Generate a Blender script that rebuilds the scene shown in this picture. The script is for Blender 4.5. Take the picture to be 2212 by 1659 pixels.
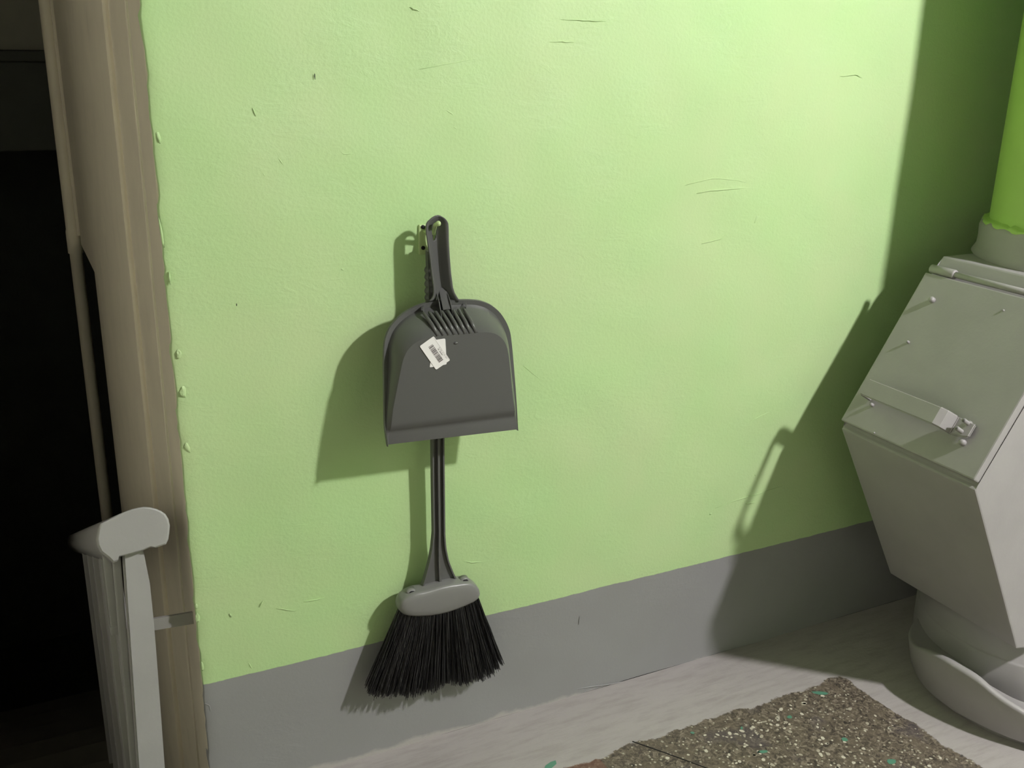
import bpy, bmesh, math, random
from mathutils import Vector, Matrix, noise
random.seed(7)
for o in list(bpy.data.objects): bpy.data.objects.remove(o, do_unlink=True)
SC = bpy.context.scene
COL = SC.collection
PI = math.pi

# ---------------------------------------------------------------- camera (2212 x 1659 frame)
W, H, FPX = 2212.0, 1659.0, 2201.17
PITCH, ROLL, YAW = math.radians(18.7266), math.radians(1.21958), math.radians(26.7962)
CAM = Vector((0.0, -1.62, 1.3566))
_F = Vector((math.sin(YAW)*math.cos(PITCH), math.cos(YAW)*math.cos(PITCH), -math.sin(PITCH)))
_R = Vector((math.cos(YAW), -math.sin(YAW), 0.0)); _U = _R.cross(_F)
_R, _U = math.cos(ROLL)*_R + math.sin(ROLL)*_U, -math.sin(ROLL)*_R + math.cos(ROLL)*_U
cd = bpy.data.cameras.new('camera'); cam = bpy.data.objects.new('camera', cd); COL.objects.link(cam)
cd.sensor_fit = 'HORIZONTAL'; cd.sensor_width = 36.0; cd.lens = FPX/W*36.0
cd.clip_start = 0.02; cd.clip_end = 60
M = Matrix((( _R.x, _U.x, -_F.x, CAM.x), (_R.y, _U.y, -_F.y, CAM.y), (_R.z, _U.z, -_F.z, CAM.z), (0,0,0,1)))
cam.matrix_world = M
SC.camera = cam

# ---------------------------------------------------------------- world, lamp, exposure
wd = bpy.data.worlds.new('world'); SC.world = wd; wd.use_nodes = True
wd.node_tree.nodes['Background'].inputs[0].default_value = (0.02, 0.02, 0.02, 1)
wd.node_tree.nodes['Background'].inputs[1].default_value = 0.0
LAMP = Vector((2.30, -2.15, 2.54)); LAMP_R = 0.070; LAMP_EMIT = 1720.0
SC.view_settings.view_transform = 'Standard'; SC.view_settings.look = 'None'
SC.view_settings.gamma = 1.0; SC.view_settings.use_curve_mapping = False
SC.view_settings.exposure = 0.0

# ---------------------------------------------------------------- helpers
def ray(x, y): return (x-W/2)/FPX*_R - (y-H/2)/FPX*_U + _F
def onY(x, y, Y=0.0): d = ray(x, y); return CAM + d*((Y-CAM.y)/d.y)
def onX(x, y, X): d = ray(x, y); return CAM + d*((X-CAM.x)/d.x)
def onZ(x, y, Z=0.0): d = ray(x, y); return CAM + d*((Z-CAM.z)/d.z)

def link(name, me, mat=None, parent=None, smooth=False):
    o = bpy.data.objects.new(name, me); COL.objects.link(o)
    if mat and not me.materials: me.materials.append(mat)
    if parent: o.parent = parent
    if smooth:
        for p in me.polygons: p.use_smooth = True
    return o
def bmobj(name, bm, mat, parent=None, smooth=False):
    bmesh.ops.recalc_face_normals(bm, faces=bm.faces)
    me = bpy.data.meshes.new(name); bm.to_mesh(me); bm.free()
    return link(name, me, mat, parent, smooth)
def pyobj(name, vs, fs, mat, parent=None, smooth=False, recalc=True):
    me = bpy.data.meshes.new(name); me.from_pydata([tuple(v) for v in vs], [], fs); me.update()
    if recalc:
        bm = bmesh.new(); bm.from_mesh(me); bmesh.ops.recalc_face_normals(bm, faces=bm.faces); bm.to_mesh(me); bm.free()
    return link(name, me, mat, parent, smooth)
def tag(o, label=None, cat=None, group=None, kind=None):
    if label: o['label'] = label
    if cat: o['category'] = cat
    if group: o['group'] = group
    if kind: o['kind'] = kind
    return o
def empty(name, loc, label, cat, group=None):
    o = bpy.data.objects.new(name, None); COL.objects.link(o); o.location = loc; o.empty_display_size = 0.05
    return tag(o, label, cat, group)
def keep(o, parent):                     # parent without moving (parents are unrotated)
    o.parent = parent; o.matrix_parent_inverse = Matrix.Translation(-Vector(parent.location)); return o
def box(bm, x0, x1, y0, y1, z0, z1, bev=0.0, seg=2):
    vs = [bm.verts.new((x, y, z)) for x in (x0, x1) for y in (y0, y1) for z in (z0, z1)]
    fs = [bm.faces.new([vs[i] for i in q]) for q in ((0,1,3,2),(4,6,7,5),(0,4,5,1),(2,3,7,6),(0,2,6,4),(1,5,7,3))]
    if bev:
        es = {e for f in fs for e in f.edges}
        bmesh.ops.bevel(bm, geom=list(es), offset=bev, segments=seg, affect='EDGES', profile=0.6)
def boxobj(name, b, mat, parent=None, bev=0.0):
    bm = bmesh.new(); box(bm, *b, bev=bev); return bmobj(name, bm, mat, parent)
def tube(bm, pts, rad, n=8, cap=True):
    pts = [Vector(p) for p in pts]; rings = []
    if not hasattr(rad, '__len__'): rad = [rad]*len(pts)
    for i, p in enumerate(pts):
        t = (pts[min(i+1, len(pts)-1)] - pts[max(i-1, 0)]).normalized()
        a = Vector((0, 0, 1)) if abs(t.z) < .9 else Vector((1, 0, 0))
        u = t.cross(a).normalized(); v = t.cross(u)
        rings.append([bm.verts.new(p + rad[i]*(math.cos(2*PI*k/n)*u + math.sin(2*PI*k/n)*v)) for k in range(n)])
    for a, b in zip(rings, rings[1:]):
        for k in range(n): bm.faces.new((a[k], a[(k+1) % n], b[(k+1) % n], b[k]))
    if cap: bm.faces.new(rings[0]); bm.faces.new(rings[-1])
def lathe(bm, cx, cy, prof, n=64, jit=None):
    rings = []
    for j, (r, z) in enumerate(prof):
        rg = []
        for k in range(n):
            a = 2*PI*k/n; rr, zz = r, z
            if jit: dr, dz = jit(j, a); rr += dr; zz += dz
            rg.append(bm.verts.new((cx+rr*math.cos(a), cy+rr*math.sin(a), zz)))
        rings.append(rg)
    for a, b in zip(rings, rings[1:]):
        for k in range(n): bm.faces.new((a[k], a[(k+1) % n], b[(k+1) % n], b[k]))
    return rings
def prism(bm, prof, y0, y1, bev=0.0):    # (x,z) polygon extruded along y
    a = [bm.verts.new((x, y0, z)) for x, z in prof]; b = [bm.verts.new((x, y1, z)) for x, z in prof]
    n = len(prof); fs = [bm.faces.new(a), bm.faces.new(b[::-1])]
    for i in range(n): fs.append(bm.faces.new((a[i], b[i], b[(i+1) % n], a[(i+1) % n])))
    if bev:
        es = {e for f in fs for e in f.edges}
        bmesh.ops.bevel(bm, geom=list(es), offset=bev, segments=2, affect='EDGES', profile=0.6)
def resample(pts, n):
    pts = [Vector(p) for p in pts]; L = [0]
    for a, b in zip(pts, pts[1:]): L.append(L[-1] + (b-a).length)
    out = []; j = 0
    for i in range(n):
        s = L[-1]*i/(n-1)
        while j < len(L)-2 and L[j+1] < s: j += 1
        t = (s-L[j])/max(1e-9, L[j+1]-L[j]); out.append(pts[j].lerp(pts[j+1], min(1, max(0, t))))
    return out
def smoothpts(p, it=2):
    p = [Vector(q) for q in p]
    for _ in range(it): p = [p[0]] + [p[i]*.5 + (p[i-1]+p[i+1])*.25 for i in range(1, len(p)-1)] + [p[-1]]
    return p
def solidify(o, t, off=0.0):
    m = o.modifiers.new('thickness', 'SOLIDIFY'); m.thickness = t; m.offset = off; return m

# ---------------------------------------------------------------- materials
class NT:
    def __init__(s, name, rough=0.6, color=(.5, .5, .5), spec=0.5):
        s.m = bpy.data.materials.new(name); s.m.use_nodes = True; s.t = s.m.node_tree; s.N = s.t.nodes; s.L = s.t.links
        s.b = s.N['Principled BSDF']; s.b.inputs['Roughness'].default_value = rough
        s.b.inputs['Base Color'].default_value = (*color, 1); s.b.inputs['Specular IOR Level'].default_value = spec
        s.pos = s.N.new('ShaderNodeNewGeometry').outputs['Position']
    def new(s, t, **kw):
        n = s.N.new(t)
        for k, v in kw.items(): setattr(n, k, v)
        return n
    def con(s, a, b): s.L.new(a, b)
    def noise(s, scale, detail=4, rough=.55, vec=None, dist=0.0):
        n = s.new('ShaderNodeTexNoise'); n.inputs['Scale'].default_value = scale; n.inputs['Detail'].default_value = detail
        n.inputs['Roughness'].default_value = rough; n.inputs['Distortion'].default_value = dist
        s.con(vec or s.pos, n.inputs['Vector']); return n.outputs['Fac']
    def math(s, op, a, b=None, clamp=False):
        n = s.new('ShaderNodeMath', operation=op, use_clamp=clamp)
        for i, v in enumerate((a, b)):
            if v is None: continue
            if isinstance(v, (int, float)): n.inputs[i].default_value = v
            else: s.con(v, n.inputs[i])
        return n.outputs[0]
    def ramp(s, fac, stops):
        n = s.new('ShaderNodeValToRGB'); e = n.color_ramp.elements
        while len(e) < len(stops): e.new(0.5)
        for q, (p, c) in zip(e, stops):
            q.position = p; q.color = (*c, 1) if hasattr(c, '__len__') else (c, c, c, 1)
        s.con(fac, n.inputs[0]); return n.outputs[0]
    def mix(s, fac, a, b):
        n = s.new('ShaderNodeMix', data_type='RGBA')
        for sock, v in ((n.inputs[0], fac), (n.inputs[6], a), (n.inputs[7], b)):
            if isinstance(v, (int, float)): sock.default_value = v
            elif hasattr(v, '__len__'): sock.default_value = (*v, 1)
            else: s.con(v, sock)
        return n.outputs[2]
    def xyz(s):
        n = s.new('ShaderNodeSeparateXYZ'); s.con(s.pos, n.inputs[0]); return n.outputs
    def color(s, c): s.con(c, s.b.inputs['Base Color'])
    def bump(s, h, strength=.3, dist=.01, prev=None):
        n = s.new('ShaderNodeBump'); n.inputs['Strength'].default_value = strength; n.inputs['Distance'].default_value = dist
        s.con(h, n.inputs['Height'])
        if prev: s.con(prev, n.inputs['Normal'])
        s.con(n.outputs[0], s.b.inputs['Normal']); return n.outputs[0]
    def scale(s, v):
        n = s.new('ShaderNodeMapping'); n.inputs['Scale'].default_value = v; s.con(s.pos, n.inputs[0]); return n.outputs[0]

GREEN = (0.45, 0.65, 0.30); GREY = (0.262, 0.26, 0.262)
def mat_wall():
    m = NT('wall_paint', 0.5)
    n1 = m.noise(3.0, 3); n2 = m.noise(11, 4)
    g = m.mix(m.ramp(n1, [(.35, 0.0), (.65, 1.0)]), GREEN, (0.50, 0.64, 0.33))
    g = m.mix(m.math('MULTIPLY', m.ramp(n2, [(.45, 0.0), (.7, 1.0)]), .25), g, (0.44, 0.66, 0.32))
    gr = m.mix(m.ramp(n2, [(.3, 0.0), (.7, 1.0)]), GREY, (0.272, 0.272, 0.275))
    x, y, z = m.xyz()
    edge = m.math('ADD', z, m.math('MULTIPLY', m.math('SUBTRACT', m.noise(45, 3), .5), .004))
    fac = m.math('MULTIPLY', m.math('SUBTRACT', .2555, edge), 700, True); fac = m.math('MAXIMUM', fac, 0.0)
    c = m.mix(fac, g, gr)
    # painted-over foot of the wall, floor paint brushed a little way up it
    lim = m.math('ADD', m.math('MULTIPLY', m.math('SUBTRACT', 1.0, x), .02), m.math('MULTIPLY', m.math('SUBTRACT', m.noise(14, 4), .35), .04))
    f2 = m.math('MULTIPLY', m.math('SUBTRACT', lim, z), 120, True)
    c = m.mix(f2, c, (0.40, 0.375, 0.365))
    m.color(c)
    fine = m.noise(180, 4, .55)
    mid = m.ramp(m.noise(60, 6, .62, dist=.6), [(.42, 0.0), (.62, 1.0)])
    stretch = m.ramp(m.noise(26, 6, .65, vec=m.scale((.5, 1, 1.5)), dist=1.2), [(.46, 0.0), (.6, 1.0)])
    patch = m.ramp(m.noise(5.5, 3), [(.44, 0.05), (.64, 1.0)])
    flat = m.math('SUBTRACT', 1.0, m.math('MULTIPLY', fac, .65))
    b1 = m.bump(m.math('MULTIPLY', fine, flat), .20, .003)
    b2 = m.bump(m.math('MULTIPLY', m.math('MULTIPLY', mid, patch), flat), .07, .004, b1)
    m.bump(m.math('MULTIPLY', m.math('MULTIPLY', stretch, patch), flat), .13, .005, b2)
    return m.m
def mat_plain_wall(name, col, col2, rough=.6, bs=.2):
    m = NT(name, rough); n = m.noise(5, 4)
    m.color(m.mix(m.ramp(n, [(.35, 0.0), (.65, 1.0)]), col, col2)); m.bump(m.noise(90, 5), bs, .004); return m.m
def mat_metal_paint(name, col, rough=.45, bs=.06, sc=160, stain=0.0):
    m = NT(name, rough); n = m.noise(9, 4)
    c = m.mix(m.ramp(n, [(.35, 0.0), (.7, 1.0)]), col, tuple(v*.92 for v in col))
    if stain:
        st = m.ramp(m.noise(14, 6, .7, vec=m.scale((1, 1, .25))), [(.62, 0.0), (.72, 1.0)])
        c = m.mix(m.math('MULTIPLY', st, stain), c, (0.16, 0.12, 0.07))
    m.color(c); b = m.bump(m.noise(sc, 4), bs, .003); m.bump(m.noise(25, 3), .12, .004, b); return m.m
def mat_floor():
    m = NT('terrazzo_floor', 0.55)
    x, y, z = m.xyz()
    n1 = m.noise(28, 6, .7, dist=.8); n2 = m.noise(95, 5, .7, dist=1.0); n3 = m.noise(9, 3)
    base = m.ramp(n2, [(.36, (.035, .030, .026)), (.5, (.118, .094, .070)), (.66, (.31, .265, .205))])
    base = m.mix(m.ramp(n1, [(.47, 0.0), (.6, .7)]), base, (.145, .116, .085))
    base = m.mix(m.math('MULTIPLY', m.ramp(n3, [(.56, 0.0), (.66, 1.0)]), .45), base, (.085, .07, .085))
    v = m.new('ShaderNodeTexVoronoi'); v.inputs['Scale'].default_value = 120; m.con(m.pos, v.inputs['Vector'])
    sep = m.new('ShaderNodeSeparateColor'); m.con(v.outputs['Color'], sep.inputs[0])
    chip = m.math('MULTIPLY', m.math('LESS_THAN', v.outputs['Distance'], .30), m.math('GREATER_THAN', sep.outputs[0], .80))
    base = m.mix(m.math('MULTIPLY', chip, .8), base, (.46, .43, .34))
    brick = m.math('MULTIPLY', m.ramp(m.noise(6, 2), [(.5, 0.0), (.6, 1.0)]), m.math('LESS_THAN', x, .93))
    base = m.mix(m.math('MULTIPLY', brick, .5), base, (.20, .085, .06))
    # grey-pink paint border along the walls, brushed edge
    wob = m.math('MULTIPLY', m.math('SUBTRACT', m.noise(12, 5, .6), .5), .05)
    wob2 = m.math('MULTIPLY', m.math('SUBTRACT', m.noise(60, 4, .7), .5), .02)
    yy = m.math('ADD', m.math('ADD', y, wob), wob2); xx = m.math('ADD', m.math('ADD', x, wob), wob2)
    e1 = m.math('MULTIPLY', m.math('ADD', yy, .196), 260, True)
    e2 = m.math('MULTIPLY', m.math('SUBTRACT', m.math('SUBTRACT', xx, m.math('MULTIPLY', m.math('ADD', y, .35), -.10)), 1.585), 260, True)
    paint = m.math('MAXIMUM', e1, e2)
    dirt = m.ramp(m.noise(30, 6, .7, vec=m.scale((.3, 1.8, 1))), [(.46, 0.0), (.68, 1.0)])
    pc = m.mix(m.math('MULTIPLY', dirt, .42), (0.40, 0.37, 0.36), (0.25, 0.22, 0.205))
    m.color(m.mix(paint, base, pc))
    b = m.bump(n2, .25, .003); b = m.bump(paint, .4, .002, b); m.bump(m.noise(18, 4, vec=m.scale((.4, 1.5, 1))), .3, .006, b)
    return m.m
def mat_plastic(name, col, rough=.38, bs=.05):
    m = NT(name, rough, col); m.bump(m.noise(700, 3), bs, .001); return m.m
def mat_flat(name, col, rough=.6): return NT(name, rough, col).m
def mat_emit(name, col, s):
    m = NT(name); m.b.inputs['Emission Color'].default_value = (*col, 1); m.b.inputs['Emission Strength'].default_value = s; return m.m

WALL = mat_wall()
CREAM = mat_metal_paint('cream_paint', (0.82, 0.745, 0.60), .5, .08, 120, .35)
ROOMW = mat_plain_wall('room_wall_paint', (0.30, 0.36, 0.22), (0.28, 0.34, 0.21))
STAIRW = mat_plain_wall('stairwell_paint', (0.72, 0.69, 0.62), (0.69, 0.66, 0.59))
DARKW = mat_plain_wall('passage_shade_paint', (0.12, 0.12, 0.10), (0.10, 0.10, 0.085))  # dark colour carries the missing light of the passage
CEIL = mat_plain_wall('ceiling_whitewash', (0.50, 0.48, 0.45), (0.47, 0.46, 0.43))
FLOOR = mat_floor()
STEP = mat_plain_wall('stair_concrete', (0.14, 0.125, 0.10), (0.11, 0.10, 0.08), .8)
GREYM = mat_metal_paint('grey_chute_enamel', (0.36, 0.342, 0.342), .5, .05, 220)
GREYR = mat_metal_paint('grey_railing_enamel', (0.40, 0.395, 0.39), .45, .10, 90)
GREENP = mat_metal_paint('green_pipe_paint', (0.40, 0.60, 0.155), .5, .06, 140)
HOOKM = mat_metal_paint('green_hook_paint', (0.50, 0.64, 0.30), .4, .03)
PLAST = mat_plastic('dark_grey_plastic', (0.092, 0.092, 0.090), .30)
PLAST2 = mat_plastic('mid_grey_plastic', (0.205, 0.203, 0.198), .34)
PLASTD = mat_plastic('charcoal_handle_plastic', (0.105, 0.105, 0.102), .36)
def mat_brist():
    m = NT('black_bristle', .42); n = m.noise(1.0, 2, vec=m.scale((420, 420, 14)))
    m.color(m.ramp(n, [(.5, (.010, .010, .011)), (.72, (.055, .055, .056))])); return m.m
BRIST = mat_brist()
WHITE = mat_flat('white_label_paper', (0.80, 0.78, 0.77), .55)
INK = mat_flat('label_ink', (0.05, 0.035, 0.035), .6)
INKG = mat_flat('faded_label_ink', (0.36, 0.33, 0.33), .6)
HOLE = mat_flat('dark_hole', (0.008, 0.008, 0.008), .8)  # near-black colour, stands for the shade inside holes and pits
BAREM = mat_metal_paint('worn_bracket_steel', (0.30, 0.29, 0.27), .5, .1)
CHIPW = mat_flat('marble_chip_cream', (0.60, 0.56, 0.46), .5)
CHIPY = mat_flat('marble_chip_tan', (0.42, 0.38, 0.30), .5)
CHIPG = mat_flat('green_glass_chip', (0.10, 0.26, 0.18), .3)
GLOBE = mat_emit('lamp_globe_glass', (1.0, 0.965, 0.985), LAMP_EMIT)

# ================================================================ SETTING
XE = 0.214          # free end of the green wall
YF = -0.122; YN = -0.466     # far and near side of the chute hopper
# green wall: front face as a fine grid with a ragged left arris, plus end and back
def build_wall():
    nx, nz = 200, 170; x1, z1 = 2.85, 2.72
    xs = [XE + (x1-XE)*(i/nx)**1.35 for i in range(nx+1)]; zs = [z1*j/nz for j in range(nz+1)]
    vs, fs = [], []
    for j, z in enumerate(zs):
        for i, x in enumerate(xs):
            y = 0.0035*(noise.noise(Vector((x*3, 0, z*3))) + .5*noise.noise(Vector((x*9, 2, z*9))))
            if i < 6:
                k = (1-i/6)
                jag = noise.noise(Vector((0, 7, z*18)))*.0035 + noise.noise(Vector((0, 3, z*55)))*.002
                x = x + k*jag; y = y + k*k*(.003 + .004*noise.noise(Vector((4, 0, z*30))))
            vs.append((x, y, z))
    for j in range(nz):
        for i in range(nx):
            a = j*(nx+1)+i; fs.append((a, a+1, a+nx+2, a+nx+1))
    # end, top, back
    L = [j*(nx+1) for j in range(nz+1)]; base = len(vs)
    for j, z in enumerate(zs): vs.append((XE+.012, 0.25, z))
    for j in range(nz): fs.append((L[j], L[j+1], base+j+1, base+j))
    return pyobj('wall_back', vs, fs, WALL, smooth=True)
wall = build_wall(); tag(wall, 'green plastered wall with a grey painted skirting band', 'wall', kind='structure')

# ridges, drips and scratches standing proud of the plaster
ridges = [([(1505,418),(1535,411),(1580,408),(1622,405)], 1.3), ([(1310,222),(1370,228),(1430,241),(1480,250)], .9),
 ([(1168,92),(1205,89),(1240,92)], 1.2), ([(1110,122),(1135,124)], 1.2), ([(1480,400),(1540,385),(1600,390),(1625,400)], .8),
 ([(1515,527),(1560,515),(1570,503)], .9), ([(1725,352),(1765,351)], .8), ([(1815,165),(1850,161),(1862,168)], .8),
 ([(885,15),(905,24)], 1.4), ([(1210,42),(1310,46)], .7), ([(905,150),(1000,132),(1070,118)], .6), ([(735,325),(742,333),(768,331)], 1.0),
 ([(960,236),(985,252)], 1.2), ([(975,270),(992,283)], 1.2), ([(545,232),(553,252)], 1.1), ([(565,370),(575,385)], .9), ([(600,340),(612,356)], .9),
 ([(608,984),(670,985)], .8), ([(600,905),(600,1010)], .6), ([(655,1300),(680,1296),(702,1290)], 1.0), ([(596,1314),(640,1320)], .8), ([(560,1312),(569,1297)], 1.4),
 ([(536,1430),(545,1446)], 1.2), ([(1000,1212),(1022,1215),(1045,1214)], 1.1), ([(1610,1088),(1632,1085)], 1.3), ([(1545,1098),(1580,1084),(1640,1066),(1690,1050)], .8),
 ([(1620,910),(1660,890),(1668,884)], .9), ([(1590,1190),(1598,1170)], .9), ([(680,1487),(720,1480)], .9), ([(545,1538),(568,1535)], 1.1),
 ([(1250,1350),(1252,1330)], .8), ([(1220,1492),(1300,1480),(1380,1468)], 1.3), ([(1680,870),(1722,800)], .7), ([(1245,960),(1250,1005)], .7),
 ([(630,1136),(665,1133)], .6), ([(440,1520),(452,1522),(456,1545)], 1.0), ([(1130,790),(1180,830),(1185,860)], .6), ([(1025,900),(1060,915)], .6)]
for pl, wgt in ridges:
    P = resample([onY(x, y, 0) for x, y in pl], 9); bm = bmesh.new()
    P = [p + Vector((0, -.0002, .0012*noise.noise(Vector((i*.9, wgt, p.x*20))))) for i, p in enumerate(P)]
    rr = [wgt*.0012*max(.15, math.sin(PI*(i+.3)/8.6)) for i in range(9)]
    tube(bm, P, rr, 6); keep(bmobj('plaster_ridge', bm, WALL, None, True), wall)
def lump(name, px, py, rx, rz, dep, mat, parent, ang=0.0, Y=0.0, pit=False):
    bm = bmesh.new(); bmesh.ops.create_icosphere(bm, subdivisions=2, radius=1.0); c = onY(px, py, Y)
    for v in bm.verts:
        f = 1 + .5*noise.noise(Vector((v.co.x*2.3+py, v.co.y*2+px, v.co.z*2.3)))
        x, y, z = v.co.x*rx*f*.6, v.co.y*dep*.4*f, v.co.z*rz*f*.8
        v.co = c + Vector((x*math.cos(ang)-z*math.sin(ang), y, x*math.sin(ang)+z*math.cos(ang)))
    return keep(bmobj(name, bm, mat, None, rx < .0062), parent)
for a in ((1634,473,.006,.014,.003,-.5),(1391,378,.006,.003,.002,0),(342,296,.005,.012,.005,.2),(740,582,.004,.002,.002,0),(498,1329,.003,.005,.003,.3),
          (387,765,.007,.009,.006,0),(396,846,.008,.013,.006,0),(405,968,.007,.011,.006,.2),(427,1335,.007,.012,.006,0),(424,1310,.004,.007,.004,0),(349,505,.003,.03,.004,.08),
          (366,600,.003,.012,.005,0),(437,1440,.004,.012,.004,0),(1632,1026,.003,.002,.002,0),(1505,1150,.006,.003,.002,.3),(1535,1110,.006,.003,.002,.3)):
    lump('plaster_lump', a[0], a[1], a[2], a[3], a[4], WALL, wall, a[5])
for a in ((680,165,.0012,.006,.0012),(511,658,.0012,.003,.0012),(697,353,.002,.0018,.0012),(1437,243,.002,.0025,.001)):
    lump('pit_shade', a[0], a[1], a[2], a[3], a[4], HOLE, wall, 0, 0.0005)  # small black blobs, the shade of shallow pits put into their colour

# floor of the landing (stair opening left out)
pyobj('floor', [(XE-.06,-3.8,0),(2.85,-3.8,0),(2.85,.0,0),(XE-.06,.0,0),(-.85,-3.8,0),(-.85,-.55,0),(XE-.06,-.55,0)], [(0,1,2,3),(4,0,6,5)], FLOOR, recalc=False)
floor = bpy.data.objects['floor']; tag(floor, 'terrazzo floor with a grey painted border', 'floor', kind='structure')
boxobj_ = boxobj('wall_rear', (-1.3, 2.9, -3.9, -3.8, 0, 2.72), ROOMW); tag(boxobj_, 'plain painted wall behind the camera', 'wall', kind='structure')
o = boxobj('wall_right', (2.85, 2.72, -3.9, .3, 0, 2.72), ROOMW); tag(o, 'plain painted wall beyond the chute pipe', 'wall', kind='structure')
o = boxobj('wall_left', (-.95, -.85, -3.9, 5.0, -2.6, 2.72), STAIRW); tag(o, 'pale wall on the far side of the stairs', 'wall', kind='structure')
o = boxobj('ceiling', (-1.35, 2.72, -3.9, 5.0, 2.72, 2.72), CEIL); tag(o, 'whitewashed ceiling over the landing', 'ceiling', kind='structure')

# side wall of the stair flight (seen edge-on left of the green wall): boards and mouldings
side = boxobj('wall_side', (XE+.022, XE+.10, .02, 1.28, -2.4, 2.72), CREAM); tag(side, 'cream painted wall beside the descending stairs', 'wall', kind='structure')
def strip(name, y0, y1, x0, z0=-2.2, z1=2.72, bev=.003, par=side, mat=CREAM, x1=XE+.04):
    return keep(boxobj(name, (x0, x1, y0, y1, z0, z1), mat, None, bev), par)
strip('corner_board', .012, .148, XE+.000)
strip('bead', .172, .200, XE-.001, bev=.005)
strip('moulding_board', .214, .452, XE+.003)
strip('wide_board', .450, 1.285, XE-.007, bev=.005)
zt = onX(185, 532, XE).z
strip('upper_panel', 1.287, 1.87, XE-.001, zt-.03, 2.72)
strip('pipe_backing', 1.872, 1.93, XE-.009, zt, 2.72)
strip('slot_jamb', 1.50, 1.60, XE+.010, -2.2, zt-.03, x1=XE+.03)
# riser pipe on the wall with a coupling
bm = bmesh.new(); px_, py_ = .1965, 1.90
lathe(bm, px_, py_, [(.0195, -2.2), (.0195, zt-.06), (.0235, zt-.058), (.0235, zt+.01), (.0215, zt+.02), (.0215, 2.72)], 24)
pipe = bmobj('riser_pipe', bm, CREAM, None, True); keep(pipe, side)

# far end of the stairwell: wall, beam over a dark opening
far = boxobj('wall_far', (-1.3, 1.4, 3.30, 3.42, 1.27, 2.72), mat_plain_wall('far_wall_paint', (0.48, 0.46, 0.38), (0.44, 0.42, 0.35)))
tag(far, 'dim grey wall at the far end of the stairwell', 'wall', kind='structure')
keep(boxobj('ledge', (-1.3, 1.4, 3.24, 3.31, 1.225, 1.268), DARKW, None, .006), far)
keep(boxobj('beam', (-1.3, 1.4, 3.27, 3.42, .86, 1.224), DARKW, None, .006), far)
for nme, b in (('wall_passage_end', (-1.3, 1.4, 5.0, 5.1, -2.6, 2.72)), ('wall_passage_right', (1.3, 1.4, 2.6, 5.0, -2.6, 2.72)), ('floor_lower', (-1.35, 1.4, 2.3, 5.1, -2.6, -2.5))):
    tag(boxobj(nme, b, DARKW), 'passage surface below the stairs, its unlit darkness put into the paint', 'wall' if 'wall' in nme else 'floor', kind='structure')

# stair flight going down beside the green wall
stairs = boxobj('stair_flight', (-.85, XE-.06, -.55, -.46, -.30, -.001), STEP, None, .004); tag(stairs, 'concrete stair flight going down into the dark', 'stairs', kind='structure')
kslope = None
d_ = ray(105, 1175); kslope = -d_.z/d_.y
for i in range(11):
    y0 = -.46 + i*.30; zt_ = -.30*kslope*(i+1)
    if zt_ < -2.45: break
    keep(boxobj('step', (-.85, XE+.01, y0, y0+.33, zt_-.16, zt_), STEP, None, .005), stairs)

# marble and glass chips set in the terrazzo
def chip(px, py, a, b, ang, mat, nm):
    c = onZ(px, py, 0); bm = bmesh.new(); n = 7
    top = []; bot = []
    for k in range(n):
        t = 2*PI*k/n; r = random.uniform(.75, 1.1); u, v = a*r*math.cos(t), b*r*math.sin(t)
        q = Vector((c.x+u*math.cos(ang)-v*math.sin(ang), c.y+u*math.sin(ang)+v*math.cos(ang), 0))
        top.append(bm.verts.new(q+Vector((0, 0, .0005)))); bot.append(bm.verts.new(q-Vector((0, 0, .001))))
    bm.faces.new(top)
    for k in range(n): bm.faces.new((bot[k], bot[(k+1) % n], top[(k+1) % n], top[k]))
    keep(bmobj(nm, bm, mat), floor)
n_ = 0
while n_ < 190:
    px, py = random.uniform(1180, 2040), random.uniform(1500, 1659)
    g = onZ(px, py, 0)
    if g.y > -.225 or g.x > 1.545 - .10*(g.y+.35): continue
    if noise.noise(Vector((g.x*9, g.y*9, 3))) < -.12 and random.random() < .8: continue
    s = random.choice((.0014, .0018, .0024, .003, .0042)) ; chip(px, py, s*random.uniform(1, 1.7), s, random.uniform(0, 3), random.choice((CHIPW, CHIPW, CHIPY)), 'marble_chip'); n_ += 1
for px, py, a, b, ang in ((1772,1497,.020,.007,-.5),(1648,1624,.014,.005,-.3),(1824,1597,.007,.007,0),(1706,1549,.007,.005,0),(1602,1573,.006,.003,.8),(1925,1645,.011,.008,0),(1496,1583,.005,.004,0),(1188,1655,.02,.008,.5)):
    chip(px, py, a, b, ang, CHIPG, 'glass_chip')
# hairline crack across the terrazzo
bm = bmesh.new(); tube(bm, [onZ(x, y, -.0003) for x, y in ((1366,1602),(1440,1628),(1500,1650),(1560,1672))], .0016, 5); keep(bmobj('floor_crack', bm, HOLE), floor)

# ================================================================ LAMP (out of frame, lights everything)
lamp = empty('ceiling_lamp', (LAMP.x, LAMP.y, 2.72), 'white glass globe lamp under the ceiling', 'lamp')
bm = bmesh.new(); r_ = lathe(bm, LAMP.x, LAMP.y, [(.02, 2.72), (.06, 2.72), (.06, 2.68), (.045, 2.60), (.035, 2.56)], 32); bm.faces.new(r_[-1]); keep(bmobj('lamp_base', bm, mat_flat('lamp_base_plastic', (.5, .5, .5)), None, True), lamp)
bm = bmesh.new(); bmesh.ops.create_uvsphere(bm, u_segments=24, v_segments=14, radius=LAMP_R)
bmesh.ops.translate(bm, verts=bm.verts, vec=LAMP); keep(bmobj('lamp_globe', bm, GLOBE, None, True), lamp)

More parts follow.
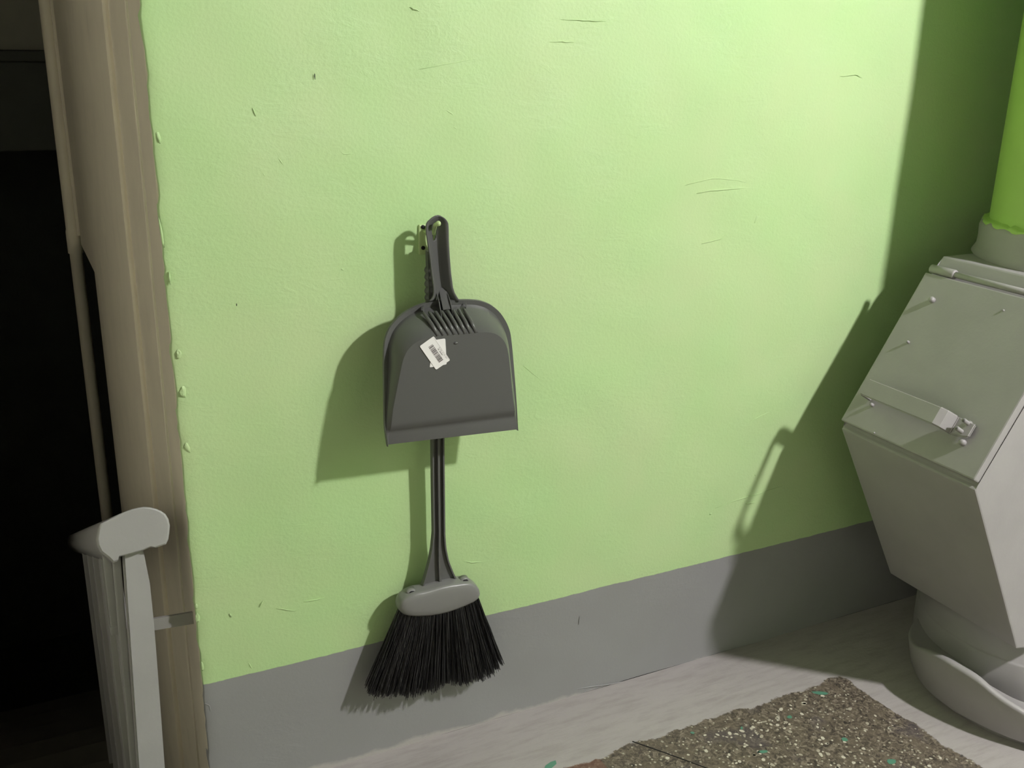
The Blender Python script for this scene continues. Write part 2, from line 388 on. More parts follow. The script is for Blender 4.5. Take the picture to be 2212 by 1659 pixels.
# ================================================================ WASTE CHUTE
PC = (2.064, -.294)
chute = empty('garbage_chute', (PC[0], PC[1], 0), 'grey steel waste chute hopper on a thick green pipe', 'garbage chute')
bm = bmesh.new()
lathe(bm, *PC, [(.241, .95), (.241, 1.6), (.2405, 2.2), (.241, 2.715)], 96, lambda j, a: (.0012*noise.noise(Vector((a*3, j, 0))), 0))
keep(bmobj('pipe', bm, GREENP, None, True), chute)
def jit_sleeve(j, a):
    if j in (4, 5, 6, 7): return (.003*noise.noise(Vector((a*9, j, 1))), .006*noise.noise(Vector((math.cos(a)*9, math.sin(a)*9, 2)))+.004*noise.noise(Vector((math.cos(a)*28, math.sin(a)*28, 5))))
    return (0, 0)
bm = bmesh.new(); lathe(bm, *PC, [(.262, .935), (.266, .940), (.258, .955), (.257, .975), (.2575, .998), (.2565, 1.004), (.252, 1.007)], 128, jit_sleeve)
keep(bmobj('pipe_sleeve', bm, GREYM, None, True), chute)
bm = bmesh.new(); lathe(bm, *PC, [(.252, 1.0), (.254, 1.006), (.252, 1.012), (.247, 1.013), (.241, 1.016)], 128, lambda j, a: (.004*noise.noise(Vector((a*11, j*.3, 8))), .0045*noise.noise(Vector((math.cos(a)*10, math.sin(a)*10, 9+j*.05)))+.003*noise.noise(Vector((math.cos(a)*26, math.sin(a)*26, 5)))))
keep(tag(bmobj('paint_edge', bm, GREENP, None, True), 'ragged ridge of layered green paint'), chute)
bm = bmesh.new(); lathe(bm, *PC, [(.258, .0), (.2585, .094), (.256, .097), (.252, .10), (.252, .94)], 96, lambda j, a: (.0015*noise.noise(Vector((a*5, j, 3))), .003*noise.noise(Vector((a*4, j, 6)))))
keep(bmobj('lower_pipe', bm, GREYM, None, True), chute)
bm = bmesh.new()
def jit_col(j, a):
    d = math.degrees(a) - 182; k = math.cos(math.radians(1.5*d))**2 if abs(d) < 60 else 0.0
    dz = (.077*k + .006*noise.noise(Vector((math.cos(a)*5, math.sin(a)*5, 11)))) if j in (3, 4, 5) else (.02*k if j == 6 else 0)
    return (.004*noise.noise(Vector((math.cos(a)*3, math.sin(a)*3, j*.2))) + (.008*k if j in (3, 4) else 0), dz)
lathe(bm, 1.945, -.402, [(.240, .0), (.252, .016), (.265, .022), (.271, .048), (.270, .055), (.264, .056), (.22, .048), (.15, .045)], 128, jit_col)
keep(tag(bmobj('mortar_collar', bm, GREYM, None, True), 'grey painted mortar collar at the foot'), chute)

# hopper body
A = Vector((1.727, 0, .908)); B = Vector((1.541, 0, .603)); u_ = (A-B).normalized(); n_d = Vector((-u_.z, 0, u_.x))
TH = .020
Ai, Bi = A - n_d*TH, B - n_d*TH
body = [(1.90, .938), (1.772, .939), (Ai.x+.012, Ai.z+.014), (Ai.x, Ai.z), (Bi.x-.004, Bi.z-.004), (1.546, .583), (1.763, .184), (1.80, .176), (1.95, .176), (1.95, .938)]
bm = bmesh.new(); prism(bm, body, YN, YF, .0035); keep(bmobj('hopper_body', bm, GREYM), chute)
# door leaf
def dv(s, y, off): return B + u_*s + n_d*off + Vector((0, y, 0))
LEN = (A-B).length
def doorbox(bm, s0, s1, y0, y1, o0, o1, bev=0.0, seg=2):
    vs = [bm.verts.new(dv(s, y, o)) for s in (s0, s1) for y in (y0, y1) for o in (o0, o1)]
    fs = [bm.faces.new([vs[i] for i in q]) for q in ((0,1,3,2),(4,6,7,5),(0,4,5,1),(2,3,7,6),(0,2,6,4),(1,5,7,3))]
    if bev: bmesh.ops.bevel(bm, geom=list({e for f in fs for e in f.edges}), offset=bev, segments=seg, affect='EDGES', profile=.6)
bm = bmesh.new(); doorbox(bm, 0, LEN, YN+.002, YF-.0, -TH+.001, 0, .003); door = keep(bmobj('hopper_door', bm, GREYM), chute)
def dchild(name, bm, mat, par, smooth=False):
    o = bmobj(name, bm, mat, None, smooth); o.parent = par; o.matrix_parent_inverse = par.matrix_parent_inverse @ Matrix.Identity(4) if False else Matrix.Identity(4); return o
def rivet(s, y, r, h, par, nm='rivet', o0=0.0):
    bm = bmesh.new(); P = [dv(s, y, o0-.002), dv(s, y, o0+h*.5), dv(s, y, o0+h*.85), dv(s, y, o0+h)]
    tube(bm, P, [r, r, r*.8, r*.35], 12); return dchild(nm, bm, GREYM, par, True)
rivet(.303, -.176, .0065, .010, door); rivet(.204, -.176, .003, .007, door); rivet(.322, -.336, .0022, .003, door); rivet(.004, -.215, .002, .003, door)
# hinge: rod and knuckles along the top of the door
HX = A + u_*.012 - n_d*.006
bm = bmesh.new(); tube(bm, [HX+Vector((0, YF-.012, 0)), HX+Vector((0, YN+.01, 0))], .0065, 14); keep(bmobj('hinge_rod', bm, GREYM, None, True), chute)
hk = bmesh.new(); tube(hk, [HX+Vector((0, YF-.006, 0)), HX+Vector((0, YF-.064, 0)), HX+Vector((0, YF-.067, 0))], [.0098, .0100, .0088], 16); keep(bmobj('hinge_knuckle', hk, GREYM, None, True), chute)
# strap handle: flat bar bent into a bridge
hy0, hy1, S0, S1, OFF, T = -.170, -.362, .060, .098, .040, .0065
handle = None
bm = bmesh.new()
path = [(hy0+.012, .0005), (hy0, .002), (hy0-.001, OFF-.006), (hy0-.004, OFF), (hy1+.004, OFF), (hy1-.002, OFF-.005), (hy1-.010, .012), (hy1-.014, .006), (hy1-.042, .006), (hy1-.054, .005)]
prev = None
for i, (y, o) in enumerate(path):
    a = path[max(i-1, 0)]; b = path[min(i+1, len(path)-1)]
    ty, to = b[0]-a[0], b[1]-a[1]; l = math.hypot(ty, to); ny, no = to/l, -ty/l     # outward
    s0, s1 = S0, S1
    if i >= 8: s0, s1 = S0+.004*(i-7), S1-.001*(i-7)
    ring = [bm.verts.new(dv(s, y+q*ny*T, o+q*no*T)) for s, q in ((s0, 0), (s1, 0), (s1, 1), (s0, 1))]
    if prev:
        for k in range(4): bm.faces.new((prev[k], prev[(k+1) % 4], ring[(k+1) % 4], ring[k]))
    else: bm.faces.new(ring)
    prev = ring
bm.faces.new(prev)
bmesh.ops.recalc_face_normals(bm, faces=bm.faces)
bmesh.ops.bevel(bm, geom=[e for e in bm.edges if len(e.link_faces) == 2 and e.calc_face_angle(0) > 1.2], offset=.0024, segments=3, affect='EDGES')
handle = keep(bmobj('handle', bm, GREYM), chute)
def bolt(s, y, r, h, o0, par):
    bm = bmesh.new(); q = [(r*1.5, 0), (r*1.5, .004), (r, .0045), (r, h), (r*.62, h), (r*.6, h-.004)]
    tube(bm, [dv(s, y, o0+z) for _, z in q], [k for k, _ in q], 12); return dchild('bolt', bm, GREYM, par, True)
bolt(.092, hy1-.040, .0045, .022, .006, handle); bolt(.073, hy1-.037, .0045, .024, .006, handle)
rivet(.056, hy1-.044, .0065, .011, door, 'screw_head'); rivet(.055, -.176, .004, .008, door, 'screw_head')

# ================================================================ STAIR RAILING
RY = -.02
railing = empty('stair_railing', (.13, .03, -.2), 'grey painted stair railing with broad moulded handrail beside the stairs', 'railing')
prof = [(211.9,1141),(208,1164),(210,1180),(215.7,1193),(233,1206.6),(242.7,1216),(253,1213),(255,1203.7),(282,1197),(310,1189),(327.6,1181.5),(337,1183.4),(360,1175.7),(364.5,1165),(367,1150.6),(368,1135),(365,1121),(358.4,1110),(349,1103),(337,1098.6),(325,1095.6),(312,1094.7),(298,1096.5),(285,1099.5),(270,1105),(254,1112),(240,1119),(227,1125.6),(217,1131)]
P0 = [onY(x, y, RY) for x, y in prof]
P0 = [p + Vector((.0009*noise.noise(Vector((i*1.3, 0, 0))), 0, .0009*noise.noise(Vector((i*1.3, 5, 0))))) for i, p in enumerate(P0)]
bm = bmesh.new(); rings = []
cen = sum(P0, Vector())/len(P0)
for L_, sc in ((-.0015, .93), (.001, .985), (.006, 1), (.05, 1), (.3, 1), (.8, 1), (1.5, 1), (2.5, 1)):
    rings.append([bm.verts.new(cen + (p-cen)*sc + Vector((0, L_, -kslope*L_))) for p in P0])
for a, b in zip(rings, rings[1:]):
    for k in range(len(P0)): bm.faces.new((a[k], a[(k+1) % len(P0)], b[(k+1) % len(P0)], b[k]))
bm.faces.new(rings[0]); bm.faces.new(rings[-1])
hr = keep(bmobj('handrail', bm, GREYR), railing)
for p in hr.data.polygons: p.use_smooth = abs(p.normal.y) < .8
def rail_z(y): return cen.z - kslope*(y-RY) - .028
# newel plate
ptl, ptr = onY(267.8, 1204.6, .0), onY(309, 1191, .0); pbl, pbr = onY(298.7, 1659, .0), onY(353, 1659, .0)
def post_mesh(xl0, xr0, zt_, xl1, xr1, zb, y0, y1, name, bev=.002):
    bm = bmesh.new(); sub = 10; rg = []
    for i in range(sub+1):
        t = i/sub; z = zt_*(1-t)+zb*t; bow = .006*math.exp(-t*9)
        xl = xl0*(1-t)+xl1*t; xr = xr0*(1-t)+xr1*t + .010*(1-math.exp(-t*14)) 
        rg.append([bm.verts.new(q) for q in ((xl, y0, z), (xr, y0, z), (xr, y1, z), (xl, y1, z))])
    for a, b in zip(rg, rg[1:]):
        for k in range(4): bm.faces.new((a[k], a[(k+1) % 4], b[(k+1) % 4], b[k]))
    bm.faces.new(rg[0]); bm.faces.new(rg[-1])
    bmesh.ops.recalc_face_normals(bm, faces=bm.faces)
    if bev: bmesh.ops.bevel(bm, geom=[e for e in bm.edges if e.calc_face_angle(0) > 1], offset=bev, segments=2, affect='EDGES')
    return keep(bmobj(name, bm, GREYR), railing)
def lx(pa, pb, z): t = (pa.z-z)/(pa.z-pb.z); return pa.x + (pb.x-pa.x)*t
post_mesh(ptl.x, ptr.x, rail_z(.01)+.005, lx(ptl, pbl, -.18), lx(ptr, pbr, -.18)-.012, -.18, .0, .030, 'newel_plate')
sl, sr = onY(246, 1225, .028), onY(262, 1225, .028); tl, tr = onY(284, 1659, .028), onY(297, 1659, .028)
bm = bmesh.new(); zt2 = rail_z(.03)+.01
prof2 = [(sl.x, zt2), (sr.x+.002, zt2), (lx(sr, tr, -.2)+.002, -.2), (lx(sl, tl, -.2), -.2)]; prism(bm, prof2, .031, .048, .0025); keep(bmobj('newel_bar', bm, GREYR), railing)
# balusters receding down the flight
for i in range(14):
    y = .085 + i*.115; x = .098 + .004*math.sin(i*2.1); z1 = rail_z(y)+.02; z0 = -.30*kslope*(1+max(0, math.floor((y+.46)/.30)))
    bm = bmesh.new(); box(bm, x-.009, x+.009, y-.009, y+.009, z0, z1, .002); keep(bmobj('baluster', bm, GREYR), railing)
a_, b_ = onY(225, 1225, .06), onY(247, 1355, .06)
bm = bmesh.new(); box(bm, a_.x-.001, a_.x+.013, .055, .068, b_.z, rail_z(.06)+.02, .002); box(bm, a_.x-.003, a_.x+.016, .052, .070, b_.z-.012, b_.z+.006, .003)
keep(bmobj('clamp_bar', bm, GREYR), railing)
# flat bracket tying the newel to the wall end
b0, b1 = onY(300, 1358, .045), onY(416, 1345, .045); zc = (onY(335, 1336, .045).z + onY(335, 1355, .045).z)/2; zc2 = (onY(413, 1326, .045).z + onY(413, 1343, .045).z)/2
bm = bmesh.new(); hh = .0115
vs = [bm.verts.new((x, y, z+s*hh)) for x, z in ((b0.x, zc), (XE+.004, zc2)) for y in (.042, .047) for s in (-1, 1)]
for q in ((0,1,3,2),(4,6,7,5),(0,4,5,1),(2,3,7,6),(0,2,6,4),(1,5,7,3)): bm.faces.new([vs[i] for i in q])
keep(tag(bmobj('wall_bracket', bm, BAREM), 'flat worn steel bracket'), railing)

# ================================================================ WALL HOOK
hp = onY(944, 500, -.03)
HKX, HKZ = onY(925, 500, -.004).x, onY(925, 512, -.004).z
hook = empty('wall_hook', (HKX, 0, HKZ), 'small green painted metal wall hook behind the dustpan handle', 'hook')
bm = bmesh.new(); box(bm, HKX-.017, HKX+.012, -.0045, .001, HKZ-.030, HKZ+.022, .002); keep(bmobj('hook_plate', bm, HOOKM), hook)
for dz in (.018, -.018):
    bm = bmesh.new(); tube(bm, [(HKX-.010, -.0040, HKZ+dz), (HKX-.010, -.0062, HKZ+dz)], .0035, 12); keep(bmobj('screw', bm, HOLE, None, True), hook)
tip = onY(948.5, 483, -.062); root = onY(936, 498, -.03)
bm = bmesh.new(); tube(bm, [(root.x-.004, .0, root.z-.004), (root.x-.002, -.012, root.z-.006), (root.x, -.03, root.z-.004), (tip.x-.002, -.050, tip.z-.004), (tip.x, -.060, tip.z), (tip.x, -.0635, tip.z+.001)], [.0048, .0042, .0036, .0036, .0046, .002], 14)
keep(bmobj('peg', bm, HOOKM, None, True), hook)

# ================================================================ BROOM
HB_X = onY(945, 1150, -.03).x
broom = empty('broom', (HB_X, -.035, onY(945, 1480, -.035).z), 'dark grey hand broom with black bristles hanging behind the dustpan', 'broom')
ztop = onY(945, 478, -.018).z
# handle: web + two edge flanges + centre rib
lpx = [(931,960),(932,1050),(933.8,1150),(930,1187),(925,1212),(915,1249),(906,1275)]
rpx = [(957,960),(958,1050),(959,1150),(961,1180),(967,1209),(977,1234),(990,1262)]
YH = -.018
def yh(z): return -.018 - .016*min(1.0, max(0.0, (1.0-z)/.30))
Lw = [onY(x, y, -.034) for x, y in lpx]; Rw = [onY(x, y, -.034) for x, y in rpx]
cze0 = onY(943.5, 510, -.018).z-.002; hw = (Rw[0].x-Lw[0].x)/2; cx0 = (Rw[0].x+Lw[0].x)/2
Lw = [Vector((cx0-hw, YH, cze0-.022)), Vector((cx0-hw, YH, 1.0))] + Lw; Rw = [Vector((cx0+hw, YH, cze0-.022)), Vector((cx0+hw, YH, 1.0))] + Rw
Ls, Rs = resample(Lw, 60), resample(Rw, 60)
bm = bmesh.new()
def section(l, r, grow=0.0):
    c = (l.x+r.x)/2; z = (l.z+r.z)/2; zl, zr = l.z, r.z; t = .0028; d = .007
    def Q(x, y, fz): return bm.verts.new((x, y, zl+(zr-zl)*fz))
    pts = [(l.x, .004, 0), (l.x, -d, 0), (l.x+t, -d, 0), (l.x+t, -.001, .1), (c-t*.7, -.001, .5), (c-t*.7, -d*1.2, .5), (c+t*.7, -d*1.2, .5), (c+t*.7, -.001, .5), (r.x-t, -.001, .9), (r.x-t, -d, 1), (r.x, -d, 1), (r.x, .004, 1)]
    return [Q(x, yh(z)+y, f) for x, y, f in pts]
pr = None
for l, r in zip(Ls, Rs):
    s_ = section(l, r)
    if pr:
        for k in range(12): bm.faces.new((pr[k], pr[(k+1) % 12], s_[(k+1) % 12], s_[k]))
    else: bm.faces.new(s_)
    pr = s_
bm.faces.new(pr)
# rounded hanging eye on top
keep(bmobj('handle', bm, PLASTD), broom)
bm = bmesh.new(); eye = []
cxe, cze = onY(943.5, 510, -.018).x, onY(943.5, 510, -.018).z
for k in range(24):
    a = 2*PI*k/24
    for (r1, y) in ((.0165, YH-.006), (.0165, YH+.006), (.0095, YH+.006), (.0095, YH-.006)):
        eye.append(bm.verts.new((cxe+r1*math.cos(a), y, cze+(r1+.010)*math.sin(a))))
for k in range(24):
    for q in range(4):
        a, b = eye[k*4+q], eye[k*4+(q+1) % 4]; c, d = eye[((k+1) % 24)*4+(q+1) % 4], eye[((k+1) % 24)*4+q]; bm.faces.new((a, b, c, d))
keep(bmobj('hanging_eye', bm, PLASTD, None, True), broom)
# finger grip bumps along the upper handle
bm = bmesh.new(); gp = []
g0, g1 = onY(936, 575, YH).z, onY(936, 664, YH).z
gx = onY(930.5, 615, YH).x-.006
N_ = 44
tube(bm, [(gx+.006, YH, g0+(g1-g0)*i/N_) for i in range(N_+1)], [.0085+.0028*abs(math.sin(i/N_*PI*6)) for i in range(N_+1)], 14)
keep(tag(bmobj('grip', bm, PLASTD, None, True), 'knobbly finger grip'), broom)
# ferrule
fo = [(857,1308),(858.4,1296),(862,1290),(868,1286),(880,1276),(893,1271),(905,1272),(925,1265),(945,1259),(968,1253),(988,1252.6),(998,1250),(1007,1250),(1018,1252),(1026,1258),(1032,1268),(1034,1276),(1031.5,1288.4),(1022,1295),(1004,1303),(985,1311),(962,1319),(942,1323.5),(922.7,1326),(900,1327.5),(880.7,1326.8),(870,1324),(863,1320.6),(858,1314)]
FY = -.044
fp = [onY(x, y, FY) for x, y in fo]; fp = resample(smoothpts(fp+[fp[0]], 1), 73)[:-1]
fc = sum(fp, Vector())/len(fp)
bm = bmesh.new(); rings = []
# lens-shaped body: each ring shrinks towards a ridge that sits above the middle
for sc, dy, dz in ((.55, .019, .004), (.80, .0185, .003), (.94, .014, .001), (1.0, .006, 0), (1.0, -.001, 0), (.985, -.008, .000), (.95, -.0125, .001), (.86, -.0165, .003), (.66, -.0185, .006), (.40, -.0195, .008), (.15, -.0198, .009)):
    rings.append([bm.verts.new((fc.x+(p.x-fc.x)*(1-(1-sc)*.45), FY+dy, fc.z+dz+(p.z-fc.z)*sc)) for p in fp])
for a, b in zip(rings, rings[1:]):
    for k in range(len(fp)): bm.faces.new((a[k], a[(k+1) % len(fp)], b[(k+1) % len(fp)], b[k]))
bm.faces.new(rings[0]); bm.faces.new(rings[-1])
fer = keep(tag(bmobj('ferrule', bm, PLAST2, None, True), 'lighter grey moulded plastic head'), broom)
for (x, y), rr in (((889.5,1280), .0065), ((1004.5,1255), .0065)):
    q = onY(x, y, FY-.0055); bm = bmesh.new()
    tube(bm, [q+Vector((0, .012, 0)), q+Vector((0, .001, .0)), q+Vector((0, -.001, .0))], [rr*1.6, rr*1.45, rr*1.1], 18); sh = bm.verts
    for v in bm.verts: v.co.z = q.z + (v.co.z-q.z)*.62
    o = dchild('boss', bm, PLAST2, fer, True)
    bm = bmesh.new(); tube(bm, [q+Vector((0, .004, .001)), q+Vector((0, -.0022, .0012))], rr*.8, 14)
    for v in bm.verts: v.co.z = q.z+.001 + (v.co.z-q.z-.001)*.6
    dchild('hole_shade', bm, HOLE, fer, True)  # black disc on the boss, paints the shade inside an opening
# flared socket web between handle and ferrule is the handle's own flare; bristles
rootl = [onY(x, y, FY) for x, y in ((864,1320),(880,1323),(922,1322),(962,1315),(1004,1299),(1029,1286))]
tipl = [onY(x, y, -.036) for x, y in ((792,1490),(808,1499),(850,1497),(893,1496),(930,1486),(967,1476),(1000,1472),(1029,1466),(1060,1450),(1086,1428))]
RT, TT = resample(rootl, 200), resample(tipl, 200)
vs, fs = [], []
for i in range(2300):
    s = random.random(); s = min(1, max(0, s)); dpt = random.uniform(-1, 1)
    r = RT[int(s*199)] + Vector((0, .012*dpt*(1-.5*abs(2*s-1)), .006))
    clump = math.floor(s*24 + dpt*.6)/24
    s2 = s*.36 + (clump+.5/24)*.64 + random.gauss(0, .007); s2 = min(1, max(0, s2))
    t = TT[int(s2*199)] + Vector((random.gauss(0, .0015), .016*dpt + random.gauss(0, .002), 0))
    ln = 1 - abs(random.gauss(0, .035)) - .05*(noise.noise(Vector((clump*61.7, 2.3, 0)))) + .008
    if random.random() < .02: ln += .03
    if i < 10: t += Vector((-.012*random.random(), 0, 0)) if s < .5 else Vector((.004, 0, 0))
    t = r + (t-r)*ln
    t.y = min(t.y, -.006)
    m_ = r.lerp(t, .5) + Vector((random.gauss(0, .0012), random.gauss(0, .0012), 0))
    rad = random.uniform(.00055, .0009); b0_ = len(vs)
    for p, q in ((r, rad), (m_, rad), (t, rad*.8)):
        for k in range(3): vs.append((p.x+q*math.cos(2.1*k+i), p.y+q*math.sin(2.1*k+i), p.z))
    for lv in (0, 3):
        for k in range(3): fs.append((b0_+lv+k, b0_+lv+(k+1) % 3, b0_+lv+3+(k+1) % 3, b0_+lv+3+k))
br = keep(pyobj('bristles', vs, fs, BRIST, recalc=False), broom); tag(br, 'fan of stiff black bristles', kind='stuff')

# ================================================================ DUSTPAN (underside to the room)
def y_rim(row): return -.056 - (row-650)/(963-650)*(.112-.056)
def y_flo(row): return -.113
pan = empty('dustpan', (onY(978, 800, -.1).x, -.09, onY(978, 950, -.1).z), 'dark grey plastic dustpan hanging upside out with a barcode sticker', 'dustpan')
riml = [(838,965),(833,930),(831.7,921),(830.6,841),(830,778),(830.6,748),(833,731),(841,710),(856,691),(875,675),(898,663),(915,657),(936,652),(964,650)]
rimr = [(1119,930),(1117,905),(1113,841),(1108,780),(1106,757),(1101.7,718.6),(1094,697.5),(1079.6,675),(1058.5,658),(1035,650),(1012,648.5),(991,649),(964,650)]
flol = [(840,963),(845,925),(849.6,883),(860,830),(870.7,777.7),(879,758.7),(892,744),(911,733),(936,726),(970,723)]
flor = [(1118,930),(1114.4,905),(1107,862),(1103,820),(1098.6,773.5),(1094,748),(1086,733),(1071,721),(1054,718),(1029,718.6),(970,723)]
MM = 60
RL = smoothpts(resample([onY(x, y, y_rim(y)) for x, y in riml], MM)); RR_ = smoothpts(resample([onY(x, y, y_rim(y)) for x, y in rimr], MM))
FL = smoothpts(resample([onY(x, y, y_flo(y)) for x, y in flol], MM)); FR = smoothpts(resample([onY(x, y, y_flo(y)) for x, y in flor], MM))
RIM = RL + RR_[-2::-1]; FLO = FL + FR[-2::-1]; NN = len(RIM)
# lip step: below it the floor steps back
def lipstep(v): return .0065*max(0.0, min(1.0, (.140-v)/.050))
def loft(rim, flo, k):
    out = []
    for t in (0, .2, .45, .7, .88, .96, 1.0):
        p = rim.lerp(flo, t)
        # bow the wall outwards into a rounded shoulder
        p = p + Vector((0, -.10*(flo-rim).length*math.sin(PI*t), 0)) if t < 1 else p.copy()
        out.append(p)
    return out
vs, fs = [], []
K = 8
for i in range(NN):
    e = min(i, NN-1-i)/(MM-1); v = e
    r, f_ = RIM[i].copy(), FLO[i].copy(); f_.y += lipstep(v)
    cc = Vector(((RIM[0].x+RIM[-1].x)/2, 0, (RIM[0].z+RIM[MM-1].z)/2)); out = (r-cc); out.y = 0; out.normalize()
    if i == 0 or i == NN-1: out = Vector((0, 0, 0))
    flange = r + out*.0005 + Vector((0, .004, 0))
    inn = r - out*.0085*min(1.0, e*2.2)*(1.0 if (r-f_).length > .012 else (r-f_).length/.012)
    ring = [flange, r] + loft(inn + Vector((0, .0012, 0)), f_, i)
    vs += ring
K = len(ring)
for i in range(NN-1):
    for k in range(K-1): fs.append((i*K+k, i*K+k+1, (i+1)*K+k+1, (i+1)*K+k))
# floor strips between mirrored points
for i in range(MM-2):
    a, b = i*K+K-1, (i+1)*K+K-1; c, d = (NN-2-i)*K+K-1, (NN-1-i)*K+K-1; fs.append((a, b, c, d))
i = MM-2; fs.append((i*K+K-1, (i+1)*K+K-1, (NN-1-i)*K+K-1))
po = keep(pyobj('pan', vs, fs, PLAST, None, True), pan); solidify(po, .0022)
bv = po.modifiers.new('split', 'EDGE_SPLIT'); bv.split_angle = math.radians(28)
# ribs on the sloping back
tops = [(917,676),(929,675),(941,675),(953,676),(966,675),(979,671),(990,670),(1000,669),(1010,668)]
bots = [(941,726),(946.7,725),(959,724),(971,723),(982.5,722.3),(994,721.8),(1005.7,720.7),(1017,719.7),(1029,718.6)]
tops = [(916,676),(928,675),(941,674),(954,673),(967,672),(979,671),(991,670),(1003,669)]
bots = bots[1:]
for (tx, ty), (bx_, by_) in zip(tops, bots):
    T_, B_ = onY(tx, ty, -.0785), onY(bx_, by_, -.1145)
    bm = bmesh.new(); tube(bm, [T_+Vector((0, .004, 0)), T_, T_.lerp(B_, .5)+Vector((0, -.0035, 0)), B_, B_+Vector((0, .003, -.0012))], [.0015, .0030, .0033, .0033, .0012], 10)
    keep(bmobj('rib', bm, PLAST, None, True), pan)
# gussets either side of the handle root
def gusset(pts, t=.0012):
    bm = bmesh.new(); a = [bm.verts.new(p+Vector((-t/2, 0, 0))) for p in pts]; b = [bm.verts.new(p+Vector((t/2, 0, 0))) for p in pts]
    bm.faces.new(a); bm.faces.new(b[::-1])
    for i in range(len(pts)): bm.faces.new((a[i], b[i], b[(i+1) % len(pts)], a[(i+1) % len(pts)]))
    keep(bmobj('gusset', bm, PLAST), pan)
for (x0, y0), (x1, y1) in (((943,632),(955,688)), ((967,634),(980,687))):
    gusset([onY(x0, y0, -.055), onY((x0+x1)/2, (y0+y1)/2-8, -.070), onY(x1, y1, -.088), onY((x0+x1)/2, (y0+y1)/2+4, -.058)])
for (x0, y0), (x1, y1) in (((914,660),(915,676)), ((1006,653),(1007,669))):
    gusset([onY(x0, y0, -.060), onY(x0+1, y0+4, -.072), onY(x1, y1, -.080), onY(x1, y1, -.064)])
# tongue from handle channel down onto the back slope
vs = [onY(947, 622, -.044), onY(964, 622, -.044), onY(973, 668, -.075), onY(957, 670, -.075)]
bm = bmesh.new(); q4 = [bm.verts.new(v) for v in vs]; bm.faces.new(q4); to = keep(bmobj('tongue', bm, PLAST), pan); solidify(to, .002)
# small moulding pip on the floor
bm = bmesh.new(); bmesh.ops.create_icosphere(bm, subdivisions=2, radius=1); c = onY(985, 741, -.1145)
for v in bm.verts: v.co = c + Vector((v.co.x*.0042, v.co.y*.0016, v.co.z*.0022))
keep(bmobj('moulding_pip', bm, PLAST, None, True), pan)
# handle: open channel with a hanging slot
sl_ = [(466.0,944.0,946.0),(467.5,937,954),(470,933,958.5),(473,929.4,962),(478,924,965.8),(483,920.9,967.8),(492,920,968.4),(505,920.5,968.8),(519.5,922.6,969),(527,923.6,969.4),(556,928,971),(592,932,974),(610,934.6,976.5),(621,936,978),(632,936.2,981.5),(640,935,986),(646,931,990),(650,926,994)]
def interp(row, k):
    for a, b in zip(sl_, sl_[1:]):
        if a[0] <= row <= b[0]: t = (row-a[0])/(b[0]-a[0]); return a[k]+(b[k]-a[k])*t
    return sl_[-1][k]
def y_h(row): return -.047 - (row-466)/(650-466)*.012
rows = [466+ (t**1.3)*184 for t in [i/90 for i in range(91)]]; cols = 28
def chan(f):                                # depth behind the rim across the width
    if f < .06 or f > .94: return 0.0
    if f < .58: g = (f-.06)/.52; return .0165*g**.85
    g = (f-.58)/.36; return .0165*(1-g**1.6)
vs, fs = [], []
for row in rows:
    l, r = interp(row, 1), interp(row, 2); y0 = y_h(row)
    fade = min(1.0, (row-466)/26); 
    for c in range(cols+1):
        f = c/cols; x = l+(r-l)*f; tilt = (1-2*f)*4.0
        p = onY(x, row, y0); p.y += chan(f)*fade; 
        vs.append(p)
def in_slot(x, row):
    if row < 489: return (x-943.5)**2 + (row-489)**2 < 8.0**2*1.0
    if row > 517: return (x-942.5)**2 + (row-517)**2 < 6.0**2
    return abs(x-943.0) < 8.0 - (row-489)/28*2.0
for j in range(90):
    for c in range(cols):
        row = (rows[j]+rows[j+1])/2; l, r = interp(row, 1), interp(row, 2); x = l+(r-l)*(c+.5)/cols
        if in_slot(x, row): continue
        a = j*(cols+1)+c; fs.append((a, a+1, a+cols+2, a+cols+1))
ho = keep(pyobj('handle', vs, fs, PLAST, None, True), pan); tag(ho, 'channel-shaped handle with hanging slot')
sm = ho.modifiers.new('thickness', 'SOLIDIFY'); sm.thickness = .0032; sm.offset = 0
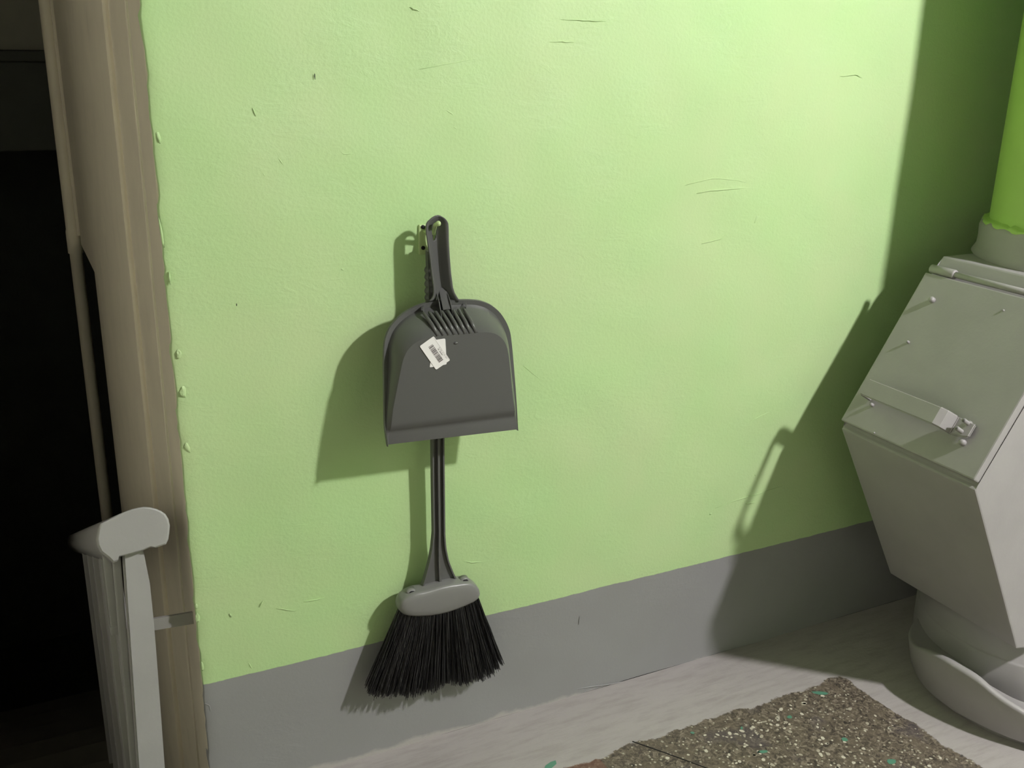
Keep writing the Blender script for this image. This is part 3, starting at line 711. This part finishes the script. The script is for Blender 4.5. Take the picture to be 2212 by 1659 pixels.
# price stickers
def sticker(quad, y, name, par):
    P = [onY(x, r, y) for x, r in quad]; bm = bmesh.new(); out = []
    for i in range(4):                       # rounded corners
        p, a, b = P[i], P[i-1], P[(i+1) % 4]
        for t in (0, .5, 1):
            q1 = p + (a-p).normalized()*.0022; q2 = p + (b-p).normalized()*.0022
            out.append((q1*(1-t)**2 + p*2*t*(1-t) + q2*t*t))
    a = [bm.verts.new(p) for p in out]; b = [bm.verts.new(p+Vector((0, .0004, 0))) for p in out]
    bm.faces.new(a); bm.faces.new(b)
    for i in range(len(a)): bm.faces.new((a[i], a[(i+1) % len(a)], b[(i+1) % len(a)], b[i]))
    return keep(bmobj(name, bm, WHITE), par), P
s2, _ = sticker([(939,734.5),(962,731),(965,787),(928,794)], -.1146, 'lower_sticker', pan); s2['label'] = 'white paper sticker under the barcode sticker'
s1, Q = sticker([(906.5,748),(937,726),(972.5,778),(942,799)], -.1152, 'barcode_sticker', pan); s1['label'] = 'white paper sticker printed with a barcode'
# print: u runs along the long side (top-left edge -> bottom-right), v across
O_, Uv, Vv = Q[0], Q[3]-Q[0], Q[1]-Q[0]
def print_quads(name, rects, mat):
    vs, fs = [], []
    for u0, u1, v0, v1 in rects:
        b = len(vs)
        for u, v in ((u0, v0), (u1, v0), (u1, v1), (u0, v1)): vs.append(O_+Uv*u+Vv*v+Vector((0, -.00025, 0)))
        fs.append((b, b+1, b+2, b+3))
    o = pyobj(name, vs, fs, mat, None, False, False); o.parent = s1; o.matrix_parent_inverse = Matrix.Identity(4); return o
random.seed(3)
bars = []; u = .20
while u < .86:
    w = random.choice((.008, .012, .018, .026)); bars.append((u, u+w, .38, .68)); u += w + random.choice((.008, .01, .016))
print_quads('barcode', bars, INK)
print_quads('digits', [(.44+.035*i, .44+.035*i+.02, .76, .82) for i in range(8) if i != 2], INK)
print_quads('small_print', [(.42+.03*i, .42+.03*i+.018, .86, .905) for i in range(16) if i not in (2, 6, 9, 12)], INKG)
print_quads('print_border', [(.03, .97, .945, .955)], INKG)
